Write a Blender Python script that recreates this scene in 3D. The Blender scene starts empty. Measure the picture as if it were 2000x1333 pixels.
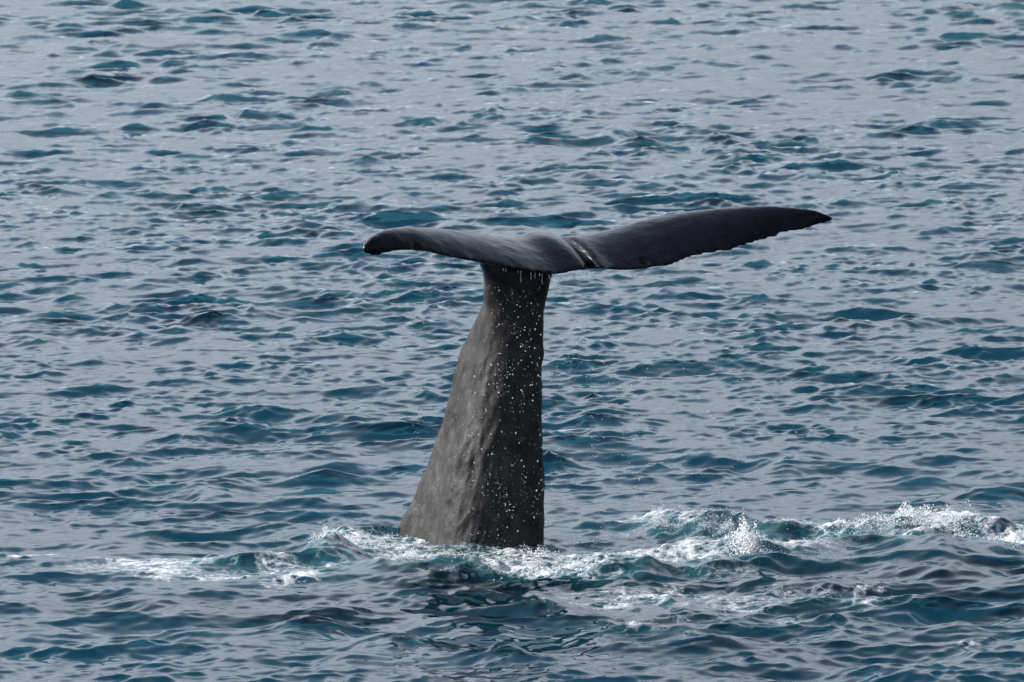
import bpy, bmesh, math, random
import numpy as np
from mathutils import Vector

scene = bpy.context.scene
COL = scene.collection
rng = np.random.default_rng(11)
random.seed(5)

# ------------------------------------------------------------------ camera
CAM = np.array([0.0, -75.0, 8.5])
F_PX = 16100.0                      # focal length in pixels of the 2000 px wide photograph
PITCH = math.atan(8.5 / 75.0) - math.atan(393.5 / F_PX)
cam_data = bpy.data.cameras.new("camera")
cam_data.sensor_width = 36.0
cam_data.lens = F_PX * 36.0 / 2000.0
cam_data.clip_end = 60000.0
cam_data.clip_start = 1.0
cam_data.dof.use_dof = True
cam_data.dof.focus_distance = 74.8
cam_data.dof.aperture_fstop = 10.0
cam = bpy.data.objects.new("camera", cam_data)
COL.objects.link(cam)
cam.location = CAM.tolist()
cam.rotation_euler = (math.pi / 2 - PITCH, 0, 0)
scene.camera = cam

# ------------------------------------------------------------------ light
SUN_DIR = Vector((-0.84, 0.17, 0.52)).normalized()       # towards the sun
SUN_EL = math.asin(SUN_DIR.z)
SUN_AZ = math.atan2(SUN_DIR.x, SUN_DIR.y)                # clockwise from +Y
world = bpy.data.worlds.new("World")
scene.world = world
world.use_nodes = True
wn = world.node_tree
sky = wn.nodes.new("ShaderNodeTexSky")
sky.sky_type = 'NISHITA'
sky.sun_disc = False
sky.sun_elevation = SUN_EL
sky.sun_rotation = SUN_AZ
sky.air_density = 1.0
sky.dust_density = 1.0
sky.ozone_density = 2.0
bg = wn.nodes["Background"]
bg.inputs[1].default_value = 0.06
# a thin, even veil of high cloud in front of the blue: it covers more towards the horizon, as cloud of some thickness does
def wmath(op, a, b=None):
    n = wn.nodes.new("ShaderNodeMath"); n.operation = op
    for k, v in enumerate((a, b)):
        if v is None: continue
        if isinstance(v, (int, float)): n.inputs[k].default_value = v
        else: wn.links.new(v, n.inputs[k])
    return n.outputs[0]
wtc = wn.nodes.new("ShaderNodeTexCoord")
wsep = wn.nodes.new("ShaderNodeSeparateXYZ"); wn.links.new(wtc.outputs["Generated"], wsep.inputs[0])
el = wmath('MAXIMUM', wsep.outputs["Z"], 0.03)
veil = wmath('SUBTRACT', 1.0, wmath('POWER', 2.718, wmath('MULTIPLY', -1.0, wmath('POWER', wmath('DIVIDE', 0.45, el), 3.8))))
wmix = wn.nodes.new("ShaderNodeMix"); wmix.data_type = 'RGBA'
wn.links.new(veil, wmix.inputs["Factor"])
wn.links.new(sky.outputs[0], wmix.inputs["A"])
VEIL = 0.67 / 0.06
# thin cloud scatters forward: brighter on the sun's side, dimmer opposite
wdot = wn.nodes.new("ShaderNodeVectorMath"); wdot.operation = 'DOT_PRODUCT'
wn.links.new(wtc.outputs["Generated"], wdot.inputs[0]); wdot.inputs[1].default_value = SUN_DIR[:]
ph = wmath('POWER', wmath('MULTIPLY_ADD', wdot.outputs["Value"], 0.5), 1.5)
ph.node.inputs[0].links[0].from_node.inputs[2].default_value = 0.5
ph = wmath('MULTIPLY_ADD', ph, 1.0); ph.node.inputs[2].default_value = 0.10
lum = wmath('MULTIPLY_ADD', wmath('MINIMUM', el, 0.32), 3.2); lum.node.inputs[2].default_value = 0.6     # a cloud sky is dimmer low down, where it is thickest
ph = wmath('MULTIPLY', ph, lum)
wvs = wn.nodes.new("ShaderNodeVectorMath"); wvs.operation = 'SCALE'
wvs.inputs[0].default_value = (0.89 * VEIL, 0.97 * VEIL, 1.10 * VEIL)
wn.links.new(ph, wvs.inputs["Scale"])
wn.links.new(wvs.outputs[0], wmix.inputs["B"])
wn.links.new(wmix.outputs["Result"], bg.inputs[0])
sun_data = bpy.data.lights.new("sun", 'SUN')
sun_data.energy = 4.8
sun_data.angle = math.radians(0.6)
sun_data.color = (1.0, 0.955, 0.90)
sun = bpy.data.objects.new("sun", sun_data)
COL.objects.link(sun)
sun.rotation_euler = (-SUN_DIR).to_track_quat('-Z', 'Y').to_euler()
scene.view_settings.view_transform = 'Standard'
scene.view_settings.look = 'None'
scene.view_settings.gamma = 1.0
scene.view_settings.use_curve_mapping = False
scene.view_settings.exposure = 1.1
scene.cycles.max_bounces = 8
scene.cycles.transmission_bounces = 6
scene.cycles.caustics_reflective = False
scene.cycles.caustics_refractive = False

# ------------------------------------------------------------------ helpers
FWD = np.array([0, math.cos(PITCH), -math.sin(PITCH)])
UP = np.array([0, math.sin(PITCH), math.cos(PITCH)])
def ray(px, py):
    return np.array([(px - 1000) / F_PX, 0, 0]) + FWD + UP * ((666.5 - py) / F_PX)
def at(px, py, Y):                  # point seen at a pixel, on the vertical plane y = Y
    d = ray(px, py)
    return CAM + d * ((Y - CAM[1]) / d[1])
def on_water(px, py, z=0.0):
    d = ray(px, py)
    return CAM + d * ((z - CAM[2]) / d[2])

def tag(o, label=None, cat=None, group=None, kind=None):
    if label: o["label"] = label
    if cat: o["category"] = cat
    if group: o["group"] = group
    if kind: o["kind"] = kind
    return o

def mesh_object(name, verts, faces, mat, smooth=True):
    me = bpy.data.meshes.new(name)
    verts = np.asarray(verts, dtype=np.float32)
    faces = np.asarray(faces, dtype=np.int32)
    n, k = faces.shape
    me.vertices.add(len(verts)); me.vertices.foreach_set("co", verts.ravel())
    me.loops.add(n * k); me.loops.foreach_set("vertex_index", faces.ravel())
    me.polygons.add(n)
    me.polygons.foreach_set("loop_start", np.arange(0, n * k, k, dtype=np.int32))
    me.polygons.foreach_set("loop_total", np.full(n, k, dtype=np.int32))
    me.polygons.foreach_set("use_smooth", np.full(n, smooth, dtype=bool))
    me.update(calc_edges=True)
    me.materials.append(mat)
    o = bpy.data.objects.new(name, me)
    COL.objects.link(o)
    return o

def hash3(ix, iy, iz, seed):
    h = (ix.astype(np.int64) * 374761393 + iy.astype(np.int64) * 668265263 + iz.astype(np.int64) * 2147483647 + seed * 974634777) & 0xFFFFFFFF
    h = ((h ^ (h >> 13)) * 1274126177) & 0xFFFFFFFF
    h = ((h ^ (h >> 16)) * 2246822519) & 0xFFFFFFFF
    return ((h ^ (h >> 15)) & 0xFFFFFF) / float(0xFFFFFF)
def vnoise(x, y, z, seed=0):        # smooth value noise, -1..1
    ix, iy, iz = np.floor(x), np.floor(y), np.floor(z)
    fx, fy, fz = x - ix, y - iy, z - iz
    fx, fy, fz = [f * f * f * (f * (f * 6 - 15) + 10) for f in (fx, fy, fz)]
    r = 0
    for dx in (0, 1):
        for dy in (0, 1):
            for dz in (0, 1):
                w = (fx if dx else 1 - fx) * (fy if dy else 1 - fy) * (fz if dz else 1 - fz)
                r = r + w * hash3(ix + dx, iy + dy, iz + dz, seed)
    return r * 2 - 1
def fbm(x, y, z, seed=0, octaves=4, gain=0.5):
    r, a, s = 0, 1.0, 0
    for o in range(octaves):
        r = r + a * vnoise(x, y, z, seed + o * 17); s += a
        x, y, z = x * 2.03 + 3.1, y * 2.03 + 7.7, z * 2.03 + 1.3
        a *= gain
    return r / s
def sstep(a, b, x):
    t = np.clip((x - a) / (b - a), 0, 1)
    return t * t * (3 - 2 * t)
def spline(ts, vals, t):            # natural-looking Catmull-Rom through table rows
    ts = np.asarray(ts, float); vals = np.asarray(vals, float)
    m = np.gradient(vals, ts, axis=0)
    i = np.clip(np.searchsorted(ts, t) - 1, 0, len(ts) - 2)
    h = (ts[i + 1] - ts[i]); u = (t - ts[i]) / h
    if vals.ndim > 1: h, u = h[:, None], u[:, None]
    return ((2*u**3 - 3*u**2 + 1) * vals[i] + (u**3 - 2*u**2 + u) * h * m[i]
            + (-2*u**3 + 3*u**2) * vals[i + 1] + (u**3 - u**2) * h * m[i + 1])

def new_mat(name):
    m = bpy.data.materials.new(name); m.use_nodes = True
    nt = m.node_tree
    return m, nt, nt.nodes, nt.links, nt.nodes["Principled BSDF"]
def noise_node(nt, vec, scale, detail=4, rough=0.5):
    n = nt.nodes.new("ShaderNodeTexNoise")
    n.inputs["Scale"].default_value = scale
    n.inputs["Detail"].default_value = detail
    n.inputs["Roughness"].default_value = rough
    if vec is not None: nt.links.new(vec, n.inputs["Vector"])
    return n
def ramp_node(nt, fac, stops):
    r = nt.nodes.new("ShaderNodeValToRGB")
    el = r.color_ramp.elements
    while len(el) < len(stops): el.new(0.5)
    for e, (p, c) in zip(el, stops):
        e.position = p; e.color = (c[0], c[1], c[2], 1) if hasattr(c, '__len__') else (c, c, c, 1)
    nt.links.new(fac, r.inputs[0])
    return r
def math_node(nt, op, a, b=None, clamp=False):
    n = nt.nodes.new("ShaderNodeMath"); n.operation = op; n.use_clamp = clamp
    for k, v in enumerate((a, b)):
        if v is None: continue
        if isinstance(v, (int, float)): n.inputs[k].default_value = v
        else: nt.links.new(v, n.inputs[k])
    return n.outputs[0]

# ------------------------------------------------------------------ materials
def make_water():
    m, nt, nodes, links, p = new_mat("sea_water")
    geo = nodes.new("ShaderNodeNewGeometry")
    pos = geo.outputs["Position"]
    foam = nodes.new("ShaderNodeAttribute"); foam.attribute_name = "foam"
    aer = nodes.new("ShaderNodeAttribute"); aer.attribute_name = "aerated"
    # light coming back up out of the water: deep teal, greener where air bubbles are mixed in
    mix = nodes.new("ShaderNodeMix"); mix.data_type = 'RGBA'
    mix.inputs["A"].default_value = (0.0025, 0.036, 0.060, 1)
    mix.inputs["B"].default_value = (0.030, 0.105, 0.115, 1)
    links.new(aer.outputs["Fac"], mix.inputs["Factor"])
    nodes.remove(p)
    # clear surface: what comes back from below is the murky body of water under it, with a share of bubbles
    milky = nodes.new("ShaderNodeBsdfDiffuse"); links.new(mix.outputs["Result"], milky.inputs["Color"])
    clear = nodes.new("ShaderNodeBsdfTransparent"); 
    tint = nodes.new("ShaderNodeMix"); tint.data_type = 'RGBA'          # light that has been down in the water comes out teal
    tint.inputs["A"].default_value = (0.95, 0.98, 0.985, 1); tint.inputs["B"].default_value = (0.07, 0.30, 0.38, 1)
    links.new(geo.outputs["Backfacing"], tint.inputs["Factor"]); links.new(tint.outputs["Result"], clear.inputs["Color"])
    body = nodes.new("ShaderNodeMixShader")
    bf = math_node(nt, 'MULTIPLY_ADD', aer.outputs["Fac"], 1.0, True); bf.node.inputs[2].default_value = 0.05
    links.new(bf, body.inputs[0]); links.new(clear.outputs[0], body.inputs[1]); links.new(milky.outputs[0], body.inputs[2])
    # fine wind ripples as relief
    n1 = noise_node(nt, pos, 16.0, 2, 0.5)
    b = nodes.new("ShaderNodeBump")
    b.inputs["Strength"].default_value = 0.5
    b.inputs["Distance"].default_value = 0.002
    links.new(n1.outputs[0], b.inputs["Height"])
    # where the mesh is too coarse to carry the waves (far out and off to the sides), relief stands in for them
    for an, sc, dist in (("coarse", 0.5, 0.55), ("coarse_ripples", 1.9, 0.11)):
        ca = nodes.new("ShaderNodeAttribute"); ca.attribute_name = an
        cn = noise_node(nt, pos, sc, 4, 0.5)
        ch = math_node(nt, 'MULTIPLY', cn.outputs[0], ca.outputs["Fac"])
        cb = nodes.new("ShaderNodeBump"); cb.inputs["Strength"].default_value = 1.0; cb.inputs["Distance"].default_value = dist
        links.new(ch, cb.inputs["Height"]); links.new(b.outputs[0], cb.inputs["Normal"]); b = cb
    gl = nodes.new("ShaderNodeBsdfGlossy"); gl.inputs["Roughness"].default_value = 0.03
    fr = nodes.new("ShaderNodeFresnel"); fr.inputs["IOR"].default_value = 1.333
    links.new(b.outputs[0], gl.inputs["Normal"]); links.new(b.outputs[0], fr.inputs["Normal"])
    p = nodes.new("ShaderNodeMixShader")
    bk = math_node(nt, 'SUBTRACT', 1.0, geo.outputs['Backfacing'])
    frf = math_node(nt, 'MULTIPLY', fr.outputs[0], bk)
    links.new(frf, p.inputs[0]); links.new(body.outputs[0], p.inputs[1]); links.new(gl.outputs[0], p.inputs[2])
    # foam: broken by two sizes of bubbles and holes
    fn = noise_node(nt, pos, 24.0, 6, 0.68)
    vor = nodes.new("ShaderNodeTexVoronoi"); vor.inputs["Scale"].default_value = 9.0
    wob = noise_node(nt, pos, 5.0, 3, 0.5)
    wv = nodes.new("ShaderNodeVectorMath"); wv.operation = 'MULTIPLY_ADD'
    wv.inputs[1].default_value = (0.35, 0.35, 0.35)
    links.new(wob.outputs["Color"], wv.inputs[0]); links.new(pos, wv.inputs[2])
    links.new(wv.outputs[0], vor.inputs["Vector"])
    t = math_node(nt, 'MULTIPLY_ADD', fn.outputs[0], 1.7)
    nt.nodes[-1].inputs[2].default_value = -0.85
    t2 = math_node(nt, 'MULTIPLY_ADD', vor.outputs["Distance"], 0.9)
    nt.nodes[-1].inputs[2].default_value = -0.36
    s = math_node(nt, 'ADD', t, t2)
    s = math_node(nt, 'MULTIPLY', s, math_node(nt, 'MULTIPLY', foam.outputs['Fac'], 3.0, True))
    s = math_node(nt, 'ADD', s, foam.outputs["Fac"])
    fac = ramp_node(nt, s, [(0.24, 0.0), (0.85, 0.85)])
    fb = nodes.new("ShaderNodeBsdfPrincipled")
    fb.inputs["Base Color"].default_value = (0.63, 0.65, 0.67, 1)
    fb.inputs["Roughness"].default_value = 0.45
    fbump = nodes.new("ShaderNodeBump"); fbump.inputs["Distance"].default_value = 0.03
    fbump.inputs["Strength"].default_value = 0.8
    links.new(s, fbump.inputs["Height"]); links.new(fbump.outputs[0], fb.inputs["Normal"])
    ms = nodes.new("ShaderNodeMixShader")
    links.new(fac.outputs[0], ms.inputs[0]); links.new(p.outputs[0], ms.inputs[1]); links.new(fb.outputs[0], ms.inputs[2])
    links.new(ms.outputs[0], nodes["Material Output"].inputs["Surface"])
    return m
def make_murk():
    m, nt, nodes, links, p = new_mat("murky_water")
    geo = nodes.new("ShaderNodeNewGeometry")
    n = noise_node(nt, geo.outputs["Position"], 0.25, 2, 0.5)
    r = ramp_node(nt, n.outputs[0], [(0.3, (0.027, 0.076, 0.106)), (0.7, (0.031, 0.087, 0.116))])
    nodes.remove(p)
    d = nodes.new("ShaderNodeBsdfDiffuse"); links.new(r.outputs[0], d.inputs["Color"])
    links.new(d.outputs[0], nodes["Material Output"].inputs["Surface"])
    return m
def make_skin():
    m, nt, nodes, links, p = new_mat("wet_whale_skin")
    tc = nodes.new("ShaderNodeTexCoord"); obj = tc.outputs["Object"]
    att = nodes.new("ShaderNodeAttribute"); att.attribute_name = "fluke"
    n1 = noise_node(nt, obj, 5.5, 6, 0.68)
    grey = ramp_node(nt, n1.outputs[0], [(0.3, (0.008, 0.0078, 0.0080)), (0.7, (0.033, 0.0322, 0.0328))])
    mp = nodes.new("ShaderNodeMapping"); mp.inputs["Scale"].default_value = (1, 1, 0.28)
    links.new(obj, mp.inputs["Vector"])
    n2 = noise_node(nt, mp.outputs[0], 9.0, 5, 0.65)
    scar = ramp_node(nt, n2.outputs[0], [(0.64, 0.0), (0.85, 0.5)])
    mixs = nodes.new("ShaderNodeMix"); mixs.data_type = 'RGBA'
    links.new(scar.outputs[0], mixs.inputs["Factor"]); links.new(grey.outputs[0], mixs.inputs["A"])
    mixs.inputs["B"].default_value = (0.075, 0.070, 0.067, 1)
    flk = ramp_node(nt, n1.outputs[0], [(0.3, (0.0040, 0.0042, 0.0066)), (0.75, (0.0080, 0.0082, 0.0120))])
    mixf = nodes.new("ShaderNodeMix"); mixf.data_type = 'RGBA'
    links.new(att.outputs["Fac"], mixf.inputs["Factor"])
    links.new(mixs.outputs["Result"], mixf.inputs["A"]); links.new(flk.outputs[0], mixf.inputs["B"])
    links.new(mixf.outputs["Result"], p.inputs["Base Color"])
    rr = ramp_node(nt, n2.outputs[0], [(0.35, 0.12), (0.7, 0.22)])
    rs = ramp_node(nt, n2.outputs[0], [(0.35, 0.48), (0.7, 0.62)])
    mr = nodes.new("ShaderNodeMix"); mr.data_type = 'RGBA'
    links.new(att.outputs["Fac"], mr.inputs["Factor"]); links.new(rs.outputs[0], mr.inputs["A"]); links.new(rr.outputs[0], mr.inputs["B"])
    links.new(mr.outputs["Result"], p.inputs["Roughness"])
    p.inputs["IOR"].default_value = 1.33
    p.inputs["Specular IOR Level"].default_value = 0.23
    n3 = noise_node(nt, obj, 38.0, 4, 0.6)
    hh = math_node(nt, 'ADD', n3.outputs[0], n2.outputs[0])
    b = nodes.new("ShaderNodeBump"); b.inputs["Strength"].default_value = 0.5; b.inputs["Distance"].default_value = 0.009
    links.new(hh, b.inputs["Height"]); links.new(b.outputs[0], p.inputs["Normal"])
    return m
def make_drop():
    m, nt, nodes, links, p = new_mat("water_drop")
    p.inputs["Base Color"].default_value = (0.92, 0.94, 0.95, 1)
    p.inputs["Roughness"].default_value = 0.06
    p.inputs["IOR"].default_value = 1.333
    p.inputs["Transmission Weight"].default_value = 0.55
    return m
def make_froth():
    m, nt, nodes, links, p = new_mat("white_froth")
    geo = nodes.new("ShaderNodeNewGeometry")
    n = noise_node(nt, geo.outputs["Position"], 30.0, 3, 0.5)
    r = ramp_node(nt, n.outputs[0], [(0.3, (0.66, 0.70, 0.72)), (0.7, (0.84, 0.85, 0.86))])
    links.new(r.outputs[0], p.inputs["Base Color"])
    p.inputs["Roughness"].default_value = 0.25
    p.inputs["IOR"].default_value = 1.333
    return m
WATER, MURK, SKIN, DROP, FROTH = make_water(), make_murk(), make_skin(), make_drop(), make_froth()

# ------------------------------------------------------------------ the sea
def ocean_layer(nx, ny, lx, ly, lam_min, lam_max, wind, spread, seed, slope_rms, power=0.0, lam_peak=None):
    """Random-phase sea: height and sideways displacement on a periodic tile."""
    r = np.random.default_rng(seed)
    kx = np.fft.fftfreq(nx, lx / nx) * 2 * np.pi
    ky = np.fft.fftfreq(ny, ly / ny) * 2 * np.pi
    KX, KY = np.meshgrid(kx, ky)
    K = np.hypot(KX, KY); K[0, 0] = 1
    th = np.arctan2(KY, KX) - wind
    D = (1 - spread) * np.clip(np.cos(th), 0, 1) ** 4 + spread
    kmin, kmax = 2 * np.pi / lam_max, 2 * np.pi / lam_min
    P = K ** (-4.0 + power) * D
    if lam_peak: P = P * np.exp(-1.25 * (2 * np.pi / lam_peak / K) ** 2)
    P = P * sstep(kmin * 0.7, kmin * 1.2, K) * (1 - sstep(kmax * 0.75, kmax, K))
    P[0, 0] = 0
    A = np.sqrt(P) * (r.standard_normal((ny, nx)) + 1j * r.standard_normal((ny, nx)))
    sx = np.fft.ifft2(1j * KX * A).real; sy = np.fft.ifft2(1j * KY * A).real
    A *= slope_rms / np.sqrt((sx ** 2 + sy ** 2).mean())
    H = np.fft.ifft2(A).real
    DX = np.fft.ifft2(-1j * KX / K * A).real
    DY = np.fft.ifft2(-1j * KY / K * A).real
    return [a.astype(np.float32) for a in (H, DX, DY)], lx, ly
def sample(layer, X, Y):
    (fields, lx, ly) = layer
    ny, nx = fields[0].shape
    u = (X / lx) % 1.0 * nx; v = (Y / ly) % 1.0 * ny
    i = np.floor(u).astype(int); j = np.floor(v).astype(int)
    a = (u - i); b = (v - j); i %= nx; j %= ny
    i2 = (i + 1) % nx; j2 = (j + 1) % ny
    out = []
    for f in fields:
        out.append((f[j, i] * (1 - a) + f[j, i2] * a) * (1 - b) + (f[j2, i] * (1 - a) + f[j2, i2] * a) * b)
    return out
WIND = math.radians(-83)             # waves run towards the camera
big = ocean_layer(1024, 1024, 150.0, 150.0, 0.75, 14.0, WIND, 0.16, 3, 0.200, 0.7, 1.9)
small = ocean_layer(2048, 2048, 41.0, 41.0, 0.11, 0.80, WIND + 0.12, 0.13, 8, 0.205, 1.0)

# foam and churn: (px, py, rx, ry, strength) of the patches, turned into places on the water
FOAM = [(1050, 1090, 420, 26, 0.34), (800, 1068, 160, 22, 0.36), (1650, 1050, 380, 26, 0.34), (1400, 1170, 380, 40, 0.29), (400, 1108, 300, 13, 0.36),
        (905, 1100, 130, 14, 0.75), (1050, 1112, 190, 12, 0.70), (800, 1085, 110, 14, 0.45), (700, 1068, 70, 12, 0.55),
        (650, 1062, 40, 12, 0.75), (600, 1128, 60, 7, 0.80), (480, 1112, 130, 7, 0.62), (370, 1110, 60, 9, 0.62), (560, 1100, 130, 6, 0.45),
        (250, 1095, 130, 5, 0.45), (60, 1092, 80, 6, 0.42), (330, 1122, 90, 4, 0.40), (880, 1056, 110, 10, 0.40), (1030, 1075, 90, 12, 0.34),
        (1180, 1105, 120, 10, 0.55), (1300, 1098, 130, 9, 0.50), (1440, 1088, 90, 12, 0.75), (1560, 1090, 110, 8, 0.45),
        (1280, 1032, 70, 14, 0.70), (1390, 1042, 80, 12, 0.55), (1200, 1040, 70, 10, 0.42), (1520, 1030, 70, 14, 0.55), (1450, 1050, 40, 6, 0.50),
        (1760, 1032, 130, 13, 0.85), (1880, 1045, 90, 14, 0.75), (1975, 1058, 60, 14, 0.62), (1650, 1042, 60, 9, 0.55), (1580, 1055, 130, 5, 0.50),
        (1820, 1066, 70, 9, 0.60), (1690, 1070, 60, 5, 0.45),
        (1180, 1180, 120, 8, 0.48), (1370, 1160, 150, 7, 0.48), (1330, 1185, 90, 8, 0.45), (1580, 1180, 110, 9, 0.46), (1700, 1165, 70, 6, 0.42),
        (1240, 1225, 110, 12, 0.42), (1450, 1215, 140, 7, 0.38), (1360, 1125, 120, 8, 0.36), (1900, 1270, 70, 12, 0.30), (1120, 1130, 90, 8, 0.5)]
MOUND = [(1290, 1040, 55, 9, 0.16), (1385, 1045, 70, 10, 0.14), (1505, 1040, 90, 9, 0.16), (1780, 1045, 150, 12, 0.16), (1830, 1068, 80, 7, 0.10),
         (1900, 1055, 90, 9, 0.05), (1150, 1045, 120, 10, 0.10), (655, 1072, 45, 7, 0.12), (900, 1060, 130, 12, 0.05), (1450, 1098, 90, 9, 0.12),
         (1650, 1086, 330, 13, 0.17), (1450, 1120, 260, 8, 0.08), (1800, 1105, 200, 8, 0.09), (1330, 1105, 150, 14, 0.12), (1850, 1120, 170, 13, 0.12), (1500, 1140, 150, 10, 0.08), (900, 1120, 220, 12, 0.10),
         (960, 1190, 130, 9, -0.12), (1050, 1180, 140, 10, 0.06), (390, 1105, 45, 6, 0.02)]
def patches(X, Y, table, power=2):
    out = []
    for (px, py, rx, ry, s) in table:
        c = on_water(px, py); e = on_water(px + rx, py); f = on_water(px, py - ry); g = on_water(px, py + ry)
        wx = e[0] - c[0]; wy = 0.5 * (f[1] - g[1])
        q = ((X - c[0]) / wx) ** 2 + ((Y - c[1]) / wy) ** 2
        out.append(s * np.exp(-np.minimum(q, 60) ** (power / 2)))
    return out

def build_sea():
    def grow(start, step, ratio, limit):
        out = []; v = start
        while v < limit:
            step *= ratio; v += step; out.append(v)
        return out
    rows = [64.0]
    while rows[-1] < 185.0: rows.append(rows[-1] + 0.037 * (rows[-1] / 70.0) ** 1.6)
    far = grow(rows[-1], 0.18, 1.05, 400.0)
    far = far + grow(far[-1], far[-1] - far[-2], 1.12, 30000.0)
    near = [64.0 - v for v in grow(0.0, 0.04, 1.08, 350.0)][::-1]
    D = np.array(near + rows + far)
    Yr = D + CAM[1]
    ang = np.linspace(-1, 1, 510)
    side = grow(1.0, 0.0039, 1.075, 3.5)
    side = np.array(side + grow(side[-1], side[-1] - side[-2], 1.25, 400.0))
    a = np.concatenate([-side[::-1], ang, side])
    half = 0.0621 * 1.12 * np.clip(D, 64.0, 500.0)
    X = a[None, :] * half[:, None]
    Y = np.repeat(Yr[:, None], len(a), 1)
    # spacing, to fade waves that the grid cannot carry
    sx = np.gradient(a)[None, :] * half[:, None]; sy = np.repeat(np.gradient(D)[:, None], len(a), 1)
    sp = np.maximum(sx, sy * 0.6)
    fb = 1 - sstep(0.2, 1.2, sp); fs = 1 - sstep(0.07, 0.22, sp)
    hb, xb, yb = sample(big, X + 31.0, Y + 12.0)
    hs, xs, ys = sample(small, X * 0.9806 + Y * 0.1961, -X * 0.1961 + Y * 0.9806)
    calm = fbm(X * 0.10, Y * 0.05, X * 0, 21, 3)
    wS = fs * (0.75 + 0.40 * sstep(-0.35, 0.45, calm))
    wB = fb * (0.9 + 0.25 * fbm(X * 0.07, Y * 0.07, X * 0, 5, 2))
    wB = wB * (0.50 + 0.80 * sstep(-0.45, 0.55, fbm(X * 0.45, Y * 0.28, X * 0 + 2, 6, 3)) ** 1.3)
    wS = wS * (0.72 + 0.60 * sstep(-0.4, 0.5, fbm(X * 1.1, Y * 0.6, X * 0 + 4, 9, 3)))
    Z = hb * wB + hs * wS
    PX = X - 1.15 * xb * wB - 1.05 * xs * wS
    PY = Y - 1.15 * yb * wB - 1.05 * ys * wS - 0.35 * Z        # crests lean forward, down the wind
    core = (np.abs(X) < 9) & (np.abs(Y) < 13)
    foam = np.zeros_like(X); aer = np.zeros_like(X)
    xc, yc = X[core], Y[core]
    wx = xc + 0.25 * fbm(xc * 1.5, yc * 1.0, xc * 0, 31, 3); wy = yc + 0.9 * fbm(xc * 1.2, yc * 0.8, xc * 0 + 5, 32, 3)
    f = np.max(patches(wx, wy, FOAM), axis=0)
    stretch = fbm(xc * 1.6, yc * 1.0, xc * 0, 33, 5, 0.6)
    f = f * 0.92 + 0.46 * stretch * sstep(0.05, 0.4, f)
    foam[core] = np.clip(f, 0, 1)
    churn = np.clip(np.sum(patches(wx, wy, [(p[0], p[1], p[2] * 1.3, p[3] * 1.5, p[4]) for p in FOAM]), axis=0), 0, 1)
    aer[core] = np.clip(churn, 0, 1) * 0.55
    Z[core] += np.sum(patches(wx, wy, MOUND), axis=0)
    rough = 0.040 * fbm(xc * 5, yc * 4, xc * 0, 41, 4, 0.6) + 0.035 * np.abs(fbm(xc * 3, yc * 2.2, xc * 0, 44, 3))
    Z[core] += churn * rough * (0.45 + 0.55 * sstep(-3.5, 0.5, xc))
    froth = sstep(0.35, 0.75, f)
    Z[core] += froth * sstep(-4.5, -0.5, xc) * (0.022 * (1 - np.abs(fbm(xc * 9, yc * 7, xc * 0, 47, 3, 0.6)) * 2.2) + 0.022 * fbm(xc * 20, yc * 13, xc * 0, 48, 2))
    n, m = X.shape
    V = np.stack([PX, PY, Z], -1).reshape(-1, 3)
    idx = np.arange(n * m).reshape(n, m)
    Fq = np.stack([idx[:-1, :-1], idx[:-1, 1:], idx[1:, 1:], idx[1:, :-1]], -1).reshape(-1, 4)
    o = mesh_object("sea", V, Fq, WATER)
    for nm, arr in (("foam", foam), ("aerated", aer), ("coarse", 1 - fb), ("coarse_ripples", 1 - fs)):
        at_ = o.data.attributes.new(nm, 'FLOAT', 'POINT'); at_.data.foreach_set("value", arr.astype(np.float32).ravel())
    g = np.array([(-9000, -400, -0.36), (9000, -400, -0.36), (9000, 29000, -0.36), (-9000, 29000, -0.36)])
    d = mesh_object("sea_depth", g, np.array([[0, 1, 2, 3]]), MURK)
    tag(d, "dark teal body of water under the surface of the sea", "sea", kind="structure")
    tag(o, "blue green choppy sea with grey sky reflections and white foam", "sea", kind="structure")
    return o, (Y[:, len(a) // 2], X, Y, PX, PY, Z)
sea, sea_grid = build_sea()
from mathutils.bvhtree import BVHTree
def sea_height(x, y):
    ok, loc, nor, idx = sea.ray_cast(Vector((x, y, 20)), Vector((0, 0, -1)))
    return loc.z if ok else 0.0

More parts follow.
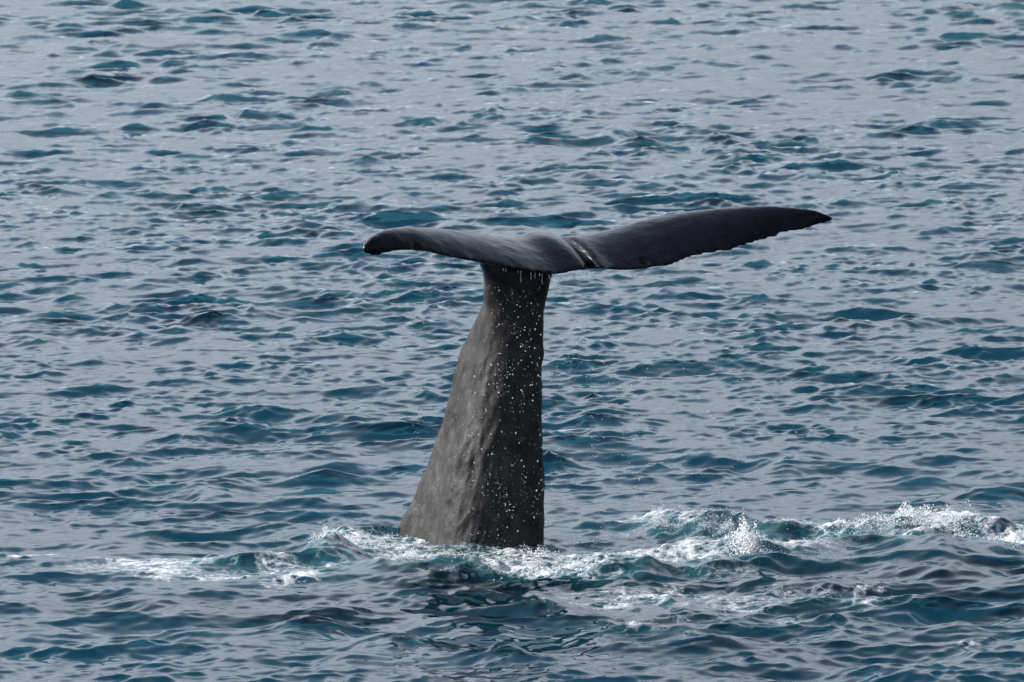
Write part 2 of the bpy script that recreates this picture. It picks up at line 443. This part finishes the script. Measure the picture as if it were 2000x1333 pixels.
# ------------------------------------------------------------------ the whale
def build_whale():
    verts, faces = [], []
    # tail stock: cross-sections as (py, left, ridge, right) outlines, depth of back keel and front
    rows = [  # py, left px, ridge px, right px, back y, front y
        (482, 950, 956, 1078, 0.10, -0.72),
        (505, 930, 938, 1084, 0.10, -0.54),
        (520, 936, 943, 1083, 0.09, -0.46),
        (540, 943, 948, 1078, 0.09, -0.40),
        (560, 944, 948, 1074, 0.10, -0.36),
        (580, 944, 949, 1068, 0.12, -0.34),
        (605, 936, 949, 1062, 0.18, -0.33),
        (650, 916, 945, 1060, 0.26, -0.34),
        (700, 895, 939, 1058, 0.33, -0.36),
        (750, 880, 931, 1057, 0.39, -0.39),
        (800, 868, 921, 1057, 0.44, -0.42),
        (850, 855, 909, 1058, 0.48, -0.46),
        (900, 836, 896, 1060, 0.52, -0.50),
        (950, 815, 882, 1061, 0.56, -0.54),
        (1000, 795, 870, 1061, 0.60, -0.58),
        (1040, 776, 860, 1061, 0.64, -0.62),
        (1100, 750, 846, 1064, 0.68, -0.68),
        (1250, 690, 810, 1070, 0.78, -0.80),
        (1500, 600, 740, 1085, 0.95, -0.98)]
    py = np.array([r[0] for r in rows], float)
    tab = np.array([r[1:] for r in rows], float)
    tt = np.concatenate([np.linspace(482, 1040, 110), np.linspace(1050, 1500, 40)])
    S = spline(py, tab, tt)
    NS = 72
    rings = []
    for t, (l, g, r, yb, yf) in zip(tt, S):
        z = at(1000, t, 0.0)[2]
        yc = 0.5 * (yb + yf)
        sc = 75.4 / F_PX
        xl, xg, xr = [(v - 1000) * sc for v in (l, g, r)]
        w = xr - xl; d = yb - yf
        pts = [(xr, yf + 0.36 * d), (xr - 0.10 * (xr - xg), yf + 0.12 * d), (xg + 0.55 * (xr - xg), yf),
               (xg + 0.18 * (xr - xg), yf + 0.07 * d), (xg, yf + 0.24 * d), (xg + 0.45 * (xl - xg), yf + 0.60 * d),
               (xl + 0.02 * w, yf + 0.90 * d), (xl + 0.09 * w, yb), (xl + 0.28 * w, yb - 0.04 * d), (xl + 0.66 * w, yf + 0.80 * d)]
        P = np.array(pts); k = len(P)
        u = np.linspace(0, k, NS, endpoint=False); i = u.astype(int); f = (u - i)[:, None]
        p0, p1, p2, p3 = P[(i - 1) % k], P[i], P[(i + 1) % k], P[(i + 2) % k]
        q = 0.5 * (2 * p1 + (p2 - p0) * f + (2*p0 - 5*p1 + 4*p2 - p3) * f**2 + (3*p1 - p0 - 3*p2 + p3) * f**3)
        for (x, y) in q: verts.append((x, y, z))
    n = len(tt)
    for a in range(n - 1):
        for b in range(NS):
            b2 = (b + 1) % NS
            faces.append((a * NS + b, a * NS + b2, (a + 1) * NS + b2, (a + 1) * NS + b))
    for a, rev in ((0, False), (n - 1, True)):
        ring = list(range(a * NS, a * NS + NS))
        c = len(verts); verts.append(tuple(np.mean([verts[i] for i in ring], 0)))
        for b in range(NS):
            q = (ring[b], ring[(b + 1) % NS], c)
            faces.append(q[::-1] if not rev else q)
    # flukes: span stations (s, leading px, py, y, trailing px, py, y, thickness)
    st = [(-2.50, 705, 484, -2.16, 711, 496, -2.22, 0.05), (-2.40, 713, 474, -2.04, 730, 500, -2.19, 0.09), (-2.2, 735, 463, -1.81, 765, 493, -2.09, 0.12),
          (-1.9, 775, 458, -1.40, 815, 490, -1.96, 0.14), (-1.5, 830, 460, -0.94, 890, 505, -1.78, 0.16), (-1.1, 885, 468, -0.52, 965, 518, -1.60, 0.19),
          (-0.7, 945, 481, -0.19, 1040, 530, -1.41, 0.22), (-0.3, 1000, 486, 0.10, 1108, 534, -1.16, 0.25), (-0.1, 1035, 484, 0.2, 1145, 523, -0.98, 0.26),
          (0.03, 1057, 484, 0.25, 1146, 512, -0.62, 0.22), (0.12, 1075, 486, 0.30, 1168, 522, -0.86, 0.24),
          (0.3, 1110, 482, 0.40, 1205, 527, -0.86, 0.24), (0.7, 1185, 463, 0.51, 1285, 522, -0.705, 0.21), (1.1, 1270, 437, 0.58, 1365, 500, -0.505, 0.18),
          (1.5, 1370, 419, 0.565, 1445, 482, -0.28, 0.15), (1.9, 1470, 410, 0.50, 1520, 461, -0.06, 0.12), (2.2, 1550, 411, 0.39, 1580, 446, 0.115, 0.09),
          (2.40, 1600, 419, 0.32, 1612, 437, 0.215, 0.07), (2.50, 1630, 429, 0.27, 1631, 430, 0.26, 0.03)]
    ss = np.array([r[0] for r in st]); tab = np.array([r[1:] for r in st], float)
    t = np.sin(np.linspace(-1, 1, 260) * math.pi / 2 * 0.9) / math.sin(math.pi / 2 * 0.9) * 2.5
    T = spline(ss, tab, t)
    M = 30
    q = (1 - np.cos(np.linspace(0, math.pi, M))) / 2
    prof = (0.2969 * np.sqrt(q) - 0.126 * q - 0.3516 * q**2 + 0.2843 * q**3 - 0.1036 * q**4) / 0.10
    base = len(verts)
    for side in (0, 1):                  # chord depth of the two lobes
        sel = (t > 0) if side else (t <= 0)
        k = (0.60 if side else 0.72)
        w = np.where(sel, k + (0.85 - k) * np.exp(-(t / 0.25) ** 2), 1.0)
        md_, df = 0.5 * (T[:, 2] + T[:, 5]), 0.5 * (T[:, 2] - T[:, 5]) * w
        T[:, 2] = np.where(sel, md_ + df, T[:, 2]); T[:, 5] = np.where(sel, md_ - df, T[:, 5])
    Ls = np.array([at(a[0], a[1], a[2]) for a in T]); Ts = np.array([at(a[3], a[4], a[5]) for a in T])
    # ragged trailing edge
    jag = 0.020 * fbm(t * 5, t * 0, t * 0, 71, 3) + 0.012 * vnoise(t * 17, t * 0, t * 0, 75)
    jag = jag * sstep(0.35, 0.8, np.abs(t)) * np.where(t > 0, 1.3, 0.5)
    ch = Ts - Ls; chl = np.linalg.norm(ch, axis=1, keepdims=True) + 1e-6
    Ts = Ts + ch / chl * jag[:, None] * np.minimum(1, chl / 0.4)
    span = np.gradient(Ls * 0.5 + Ts * 0.5, axis=0)
    for k in range(len(t)):
        c = Ts[k] - Ls[k]
        nrm = np.cross(span[k], c); nrm = -nrm / (np.linalg.norm(nrm) + 1e-9)
        if nrm[2] < 0: nrm = -nrm
        th = T[k, 6]
        s = t[k]
        bump = 0.038 * math.exp(-((s + 0.22) / 0.16) ** 2) - 0.075 * math.exp(-((s - 0.07) / 0.055) ** 2)
        loop = []
        for j in range(M):      # upper side, leading to trailing
            edge = 0.018 * math.sqrt(max(0, 1 - q[j])) * min(1, th / 0.1)
            b = bump * math.sin(math.pi * min(1, q[j] * 0.9 + 0.1)) ** 0.8
            camber = 0.035 * math.sin(math.pi * q[j]) * min(1, th / 0.1)
            mid = Ls[k] + c * q[j] + nrm * (camber + b)
            loop.append((mid + nrm * (prof[j] * th * 0.5 + edge), mid - nrm * (prof[j] * th * 0.5 + edge)))
        up = [p[0] for p in loop]; lo = [p[1] for p in loop]
        verts.extend([tuple(p) for p in up + lo[::-1][0:]])
    R = 2 * M
    for a in range(len(t) - 1):
        for b in range(R):
            b2 = (b + 1) % R
            faces.append((base + a * R + b, base + (a + 1) * R + b, base + (a + 1) * R + b2, base + a * R + b2))
    for a, rev in ((0, True), (len(t) - 1, False)):
        ring = list(range(base + a * R, base + a * R + R)); c = len(verts)
        verts.append(tuple(np.mean([verts[i] for i in ring], 0)))
        for b in range(R):
            qd = (ring[b], ring[(b + 1) % R], c)
            faces.append(qd if not rev else qd[::-1])
    me = bpy.data.meshes.new("whale")
    me.from_pydata(verts, [], faces); me.update()
    bm = bmesh.new(); bm.from_mesh(me); bmesh.ops.recalc_face_normals(bm, faces=bm.faces); bm.to_mesh(me); bm.free()
    tmp = bpy.data.objects.new("whale_source", me); COL.objects.link(tmp)
    md = tmp.modifiers.new("remesh", 'REMESH'); md.mode = 'VOXEL'; md.voxel_size = 0.018
    dg = bpy.context.evaluated_depsgraph_get()
    res = bpy.data.meshes.new_from_object(tmp.evaluated_get(dg), depsgraph=dg)
    bpy.data.objects.remove(tmp); bpy.data.meshes.remove(me)
    nv = len(res.vertices)
    co = np.empty(nv * 3, np.float32); res.vertices.foreach_get("co", co); co = co.reshape(-1, 3).astype(float)
    ed = np.empty(len(res.edges) * 2, np.int32); res.edges.foreach_get("vertices", ed); ed = ed.reshape(-1, 2)
    deg = np.bincount(ed.ravel(), minlength=nv).astype(float)[:, None]
    ztop = at(1010, 530, -0.1)[2]
    jn = np.exp(-(((co[:, 0] - 0.05) / 0.55) ** 2 + ((co[:, 1] + 0.1) / 0.55) ** 2 + ((co[:, 2] - ztop) / 0.22) ** 2))[:, None]
    jn = jn * (1 - sstep(ztop - 0.02, ztop + 0.08, co[:, 2]))[:, None]
    def smooth(w, it):
        nonlocal co
        for _ in range(it):
            s = np.zeros_like(co)
            for d in range(3):
                s[:, d] = np.bincount(ed[:, 0], co[ed[:, 1], d], nv) + np.bincount(ed[:, 1], co[ed[:, 0], d], nv)
            co = co + w * (s / deg - co)
    smooth(0.5, 3)
    smooth(np.clip(jn * 1.4, 0, 1) * 0.8, 45)
    res.vertices.foreach_set("co", co.astype(np.float32).ravel()); res.update()
    no = np.empty(nv * 3, np.float32); res.vertices.foreach_get("normal", no); no = no.reshape(-1, 3)
    x, y, z = co.T
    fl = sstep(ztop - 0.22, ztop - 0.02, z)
    low = 1 - sstep(ztop - 0.9, ztop - 0.1, z)
    # lumps and shallow vertical corrugations of the skin on the stock
    d = low * (0.023 * fbm(x * 4.5, y * 4.5, z * 2.2, 51, 4, 0.55) + 0.019 * fbm(x * 11, y * 11, z * 5.0, 55, 3))
    d += low * 0.010 * np.maximum(0, fbm(x * 7, y * 7, z * 2.2, 58, 2)) ** 1
    d += (1 - low) * 0.006 * fbm(x * 6, y * 6, z * 6, 61, 3)
    # knobbly ridge line on the corner of the stock
    xr = spline(py, np.array([r[2] for r in rows], float), np.clip((8.5 * 0 + (at(1000, 482, 0)[2] - z)) * 212.5 + 482, 482, 1400))
    xr = (xr - 1000) * 75.4 / F_PX
    rid = np.exp(-((x - xr) / 0.035) ** 2) * (y < -0.05) * (z < ztop - 0.15) * (z > 0.4)
    d += rid * 0.022 * np.maximum(0, 0.35 + fbm(x * 3, y * 3, z * 5, 81, 3))
    co = co + no * d[:, None]
    # two old slits near the trailing edges
    for (px, pyy, yy, rx) in ((817, 484, -1.90, 0.035), (1258, 511, -0.66, 0.042)):
        rel = co - CAM; dep = rel @ FWD
        d2 = (1000 + rel[:, 0] / dep * F_PX - px) ** 2 + (666.5 - (rel @ UP) / dep * F_PX - pyy) ** 2
        c = co[np.argmin(np.where(no[:, 2] > 0.3, d2, 1e9))]
        e = ((co[:, 0] - c[0]) / rx) ** 2 + ((co[:, 1] - c[1]) / 0.035) ** 2 + ((co[:, 2] - c[2]) / 0.12) ** 2
        w = np.exp(-e ** 2) * (no[:, 2] > 0.1)
        co = co - no * (0.035 * w)[:, None]
    res.vertices.foreach_set("co", co.astype(np.float32).ravel())
    res.polygons.foreach_set("use_smooth", np.ones(len(res.polygons), bool))
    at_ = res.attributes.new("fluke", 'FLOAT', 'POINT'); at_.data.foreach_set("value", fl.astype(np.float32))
    res.update()
    res.materials.clear(); res.materials.append(SKIN)
    res.name = "sperm_whale"
    o = bpy.data.objects.new("sperm_whale", res); COL.objects.link(o)
    tag(o, "dark grey sperm whale diving with its tail stock and spread flukes raised above the sea", "whale")
    return o, Ts, t
whale, TRAIL, TRAIL_S = build_whale()

# ------------------------------------------------------------------ drops and splashes
def ico(sub):
    bm = bmesh.new(); bmesh.ops.create_icosphere(bm, subdivisions=sub, radius=1.0)
    v = np.array([p.co[:] for p in bm.verts]); f = np.array([[q.index for q in p.verts] for p in bm.faces]); bm.free()
    return v, f
ICO1, ICO2 = ico(1), ico(2)
def drop_cloud(name, centers, radii, mat, stretch=None, ball=ICO1, lump=0.0, seed=0):
    v, f = ball
    r = np.random.default_rng(seed)
    n = len(centers)
    sc = np.repeat(np.asarray(radii)[:, None], 3, 1)
    if stretch is not None: sc = sc * np.asarray(stretch)
    V = v[None] * sc[:, None, :]
    if lump: V = V * (1 + lump * r.standard_normal((n, len(v), 1)))
    V = V + np.asarray(centers)[:, None, :]
    Fc = f[None] + (np.arange(n) * len(v))[:, None, None]
    return mesh_object(name, V.reshape(-1, 3), Fc.reshape(-1, 3), mat)

def falling_drops():
    r = np.random.default_rng(77)
    C, R = [], []
    def add(n, px0, px1, py0, py1, y0, y1, rmin, rmax, p=3.0):
        for _ in range(n):
            if C and r.random() < 0.45:      # drops travel in little strings and clusters
                q = C[r.integers(max(0, len(C) - 25), len(C))] + r.normal(0, 1, 3) * [0.03, 0.05, 0.06]
            else:
                q = at(r.uniform(px0, px1), r.uniform(py0, py1), r.uniform(y0, y1))
            if q[2] < 0.05: continue
            C.append(q); R.append(0.78 * (rmin + (rmax - rmin) * r.random() ** p))
    add(190, 955, 1056, 555, 760, -1.2, -0.5, 0.003, 0.009)
    add(420, 915, 1060, 720, 1060, -1.3, -0.7, 0.003, 0.011, 5)
    add(160, 800, 930, 760, 1050, -1.2, -0.7, 0.0025, 0.007)
    add(200, 1062, 1150, 540, 760, -1.2, -0.6, 0.0025, 0.006)
    add(200, 1062, 1250, 740, 1040, -1.2, 0.3, 0.0025, 0.007)
    add(360, 1150, 1560, 640, 1030, -0.8, 0.8, 0.0025, 0.009, 5)
    add(90, 700, 900, 500, 700, -2.0, -1.3, 0.0025, 0.005)
    add(80, 1200, 1500, 500, 640, -0.8, 0.2, 0.0025, 0.005)
    o = drop_cloud("falling_spray", np.array(C), np.array(R), DROP,
                   np.stack([np.ones(len(C)), np.ones(len(C)), r.uniform(0.9, 1.5, len(C))], 1))
    tag(o, "fine spray of water drops falling around the raised whale tail", "spray", kind="stuff")
falling_drops()

def drips():
    r = np.random.default_rng(31)
    v, f = ICO1
    pts = [(-2.2, 3), (-1.62, 5), (-1.5, 6), (-1.28, 5), (-1.05, 5), (-0.88, 14), (-0.84, 8), (-0.74, 19), (-0.63, 9), (-0.58, 14), (-0.5, 6), (-0.44, 12), (-0.36, 9),
           (-0.30, 16), (-0.25, 10), (-0.21, 14), (-0.16, 12), (-0.1, 9), (0.18, 7), (0.42, 12), (0.62, 6), (0.8, 8), (0.98, 12), (1.05, 6), (1.16, 11), (1.32, 5), (1.41, 8), (1.56, 4), (1.72, 6)]
    pts += [(-0.95, 6), (-0.68, 7), (-0.40, 14), (-0.33, 7), (-0.18, 6), (0.9, 5), (1.25, 4)]
    pts = [(s + r.normal(0, 0.03), lpx * r.uniform(0.35, 1.25)) for s, lpx in pts]
    for (s, lpx) in pts:
        k = int(np.argmin(abs(TRAIL_S - s)))
        p = TRAIL[k]
        L = lpx / 213.0 * 1.25
        V, Fc = [], []
        z = 0.028; j = 0
        # a broken thread: beads strung one below another
        seg = 0.0
        while seg < L:
            ln = r.uniform(0.010, 0.03); rad = r.uniform(0.0022, 0.0045)
            vv = v * [rad, rad, ln * 0.6] + [r.normal(0, 0.0015), 0, -seg - ln * 0.5]
            Fc.append(f + len(V) * len(v)); V.append(vv); seg += ln * r.uniform(0.85, 1.25)
        V = np.concatenate(V)
        o = mesh_object("water_drip", V, np.concatenate(Fc), DROP)
        o.location = (p[0], p[1] + 0.01, p[2] - 0.012)
        tag(o, "thin thread of water dripping from the trailing edge of the whale's flukes", "water drip", "drips along the fluke edge")
drips()

def splash(name, label, group, spots, seed, mat=None):
    """Frothy splash: many lumpy beads thrown up from places on the water."""
    r = np.random.default_rng(seed)
    C, R = [], []
    for (px, py, wpx, hpx, n, rmin, rmax) in spots:
        c = on_water(px, py)
        for _ in range(int(n * 1.4)):
            u = r.normal(0, 0.42); u = max(-1.2, min(1.2, u))
            x = c[0] + u * wpx / 213.0
            y = c[1] + r.normal(0, 0.22) * min(1.0, wpx / 60.0)
            top = hpx / 213.0 * max(0.0, 1 - (u / 1.25) ** 2) * (0.55 + 0.6 * (0.5 + 0.5 * math.sin(u * 9 + seed)))
            z = sea_height(x, y) - 0.02 + top * r.random() ** 1.8
            h = (z / max(0.05, top))
            C.append((x, y, z)); R.append(0.68 * (rmin + (rmax - rmin) * r.random() ** 3) * (1.0 - 0.45 * min(1, max(0, h))))
    n = len(C)
    st = np.stack([r.uniform(0.8, 1.6, n), r.uniform(0.8, 1.3, n), r.uniform(0.7, 1.5, n)], 1)
    o = drop_cloud(name, np.array(C), np.array(R), mat or FROTH, st, ICO1, 0.12, seed)
    tag(o, label, "splash", group, "stuff")
    return o
splash("splash", "small white splash curling off a wavelet on the sunlit side of the tail stock", None,
       [(632, 1074, 34, 30, 1100, 0.003, 0.013), (680, 1068, 50, 16, 900, 0.003, 0.012), (760, 1058, 60, 12, 500, 0.003, 0.010)], 1)
splash("splash", "glittering rounded splash dome rising alone between two lines of foam", None,
       [(1455, 1104, 38, 46, 2600, 0.004, 0.019), (1490, 1104, 60, 18, 700, 0.003, 0.011), (1400, 1104, 40, 14, 400, 0.003, 0.010), (1290, 1118, 22, 18, 420, 0.003, 0.011), (1590, 1098, 60, 14, 400, 0.003, 0.009)], 2)
splash("splash", "long frothy white crest of whitewater, the brightest in the sea", None,
       [(1690, 1050, 70, 20, 1500, 0.004, 0.015), (1780, 1047, 75, 30, 2400, 0.004, 0.018), (1865, 1052, 60, 30, 1600, 0.004, 0.017), (1950, 1064, 60, 16, 900, 0.004, 0.014)], 3)
splash("splash", "pointed frothy peak of broken water behind the whale's tail", None,
       [(1282, 1040, 24, 30, 800, 0.004, 0.013), (1310, 1046, 70, 16, 1200, 0.003, 0.012), (1400, 1050, 60, 16, 900, 0.003, 0.011), (1200, 1052, 80, 8, 500, 0.003, 0.008), (1510, 1042, 70, 12, 600, 0.003, 0.010)], 4)
splash("splash", "low band of froth boiling in front of the whale's tail stock", None,
       [(795, 1102, 40, 24, 900, 0.004, 0.014), (880, 1108, 90, 16, 1500, 0.004, 0.013), (1010, 1114, 110, 12, 1300, 0.003, 0.012), (1130, 1110, 100, 12, 1100, 0.003, 0.012), (1250, 1102, 90, 10, 700, 0.003, 0.010)], 5)
splash("splash", "ring of small water beads jumping where the tail stock meets the sea", None,
       [(850, 1050, 80, 10, 700, 0.003, 0.007), (960, 1070, 80, 14, 900, 0.003, 0.008), (1050, 1080, 50, 20, 900, 0.003, 0.009), (1160, 1060, 90, 8, 500, 0.003, 0.007)], 6)
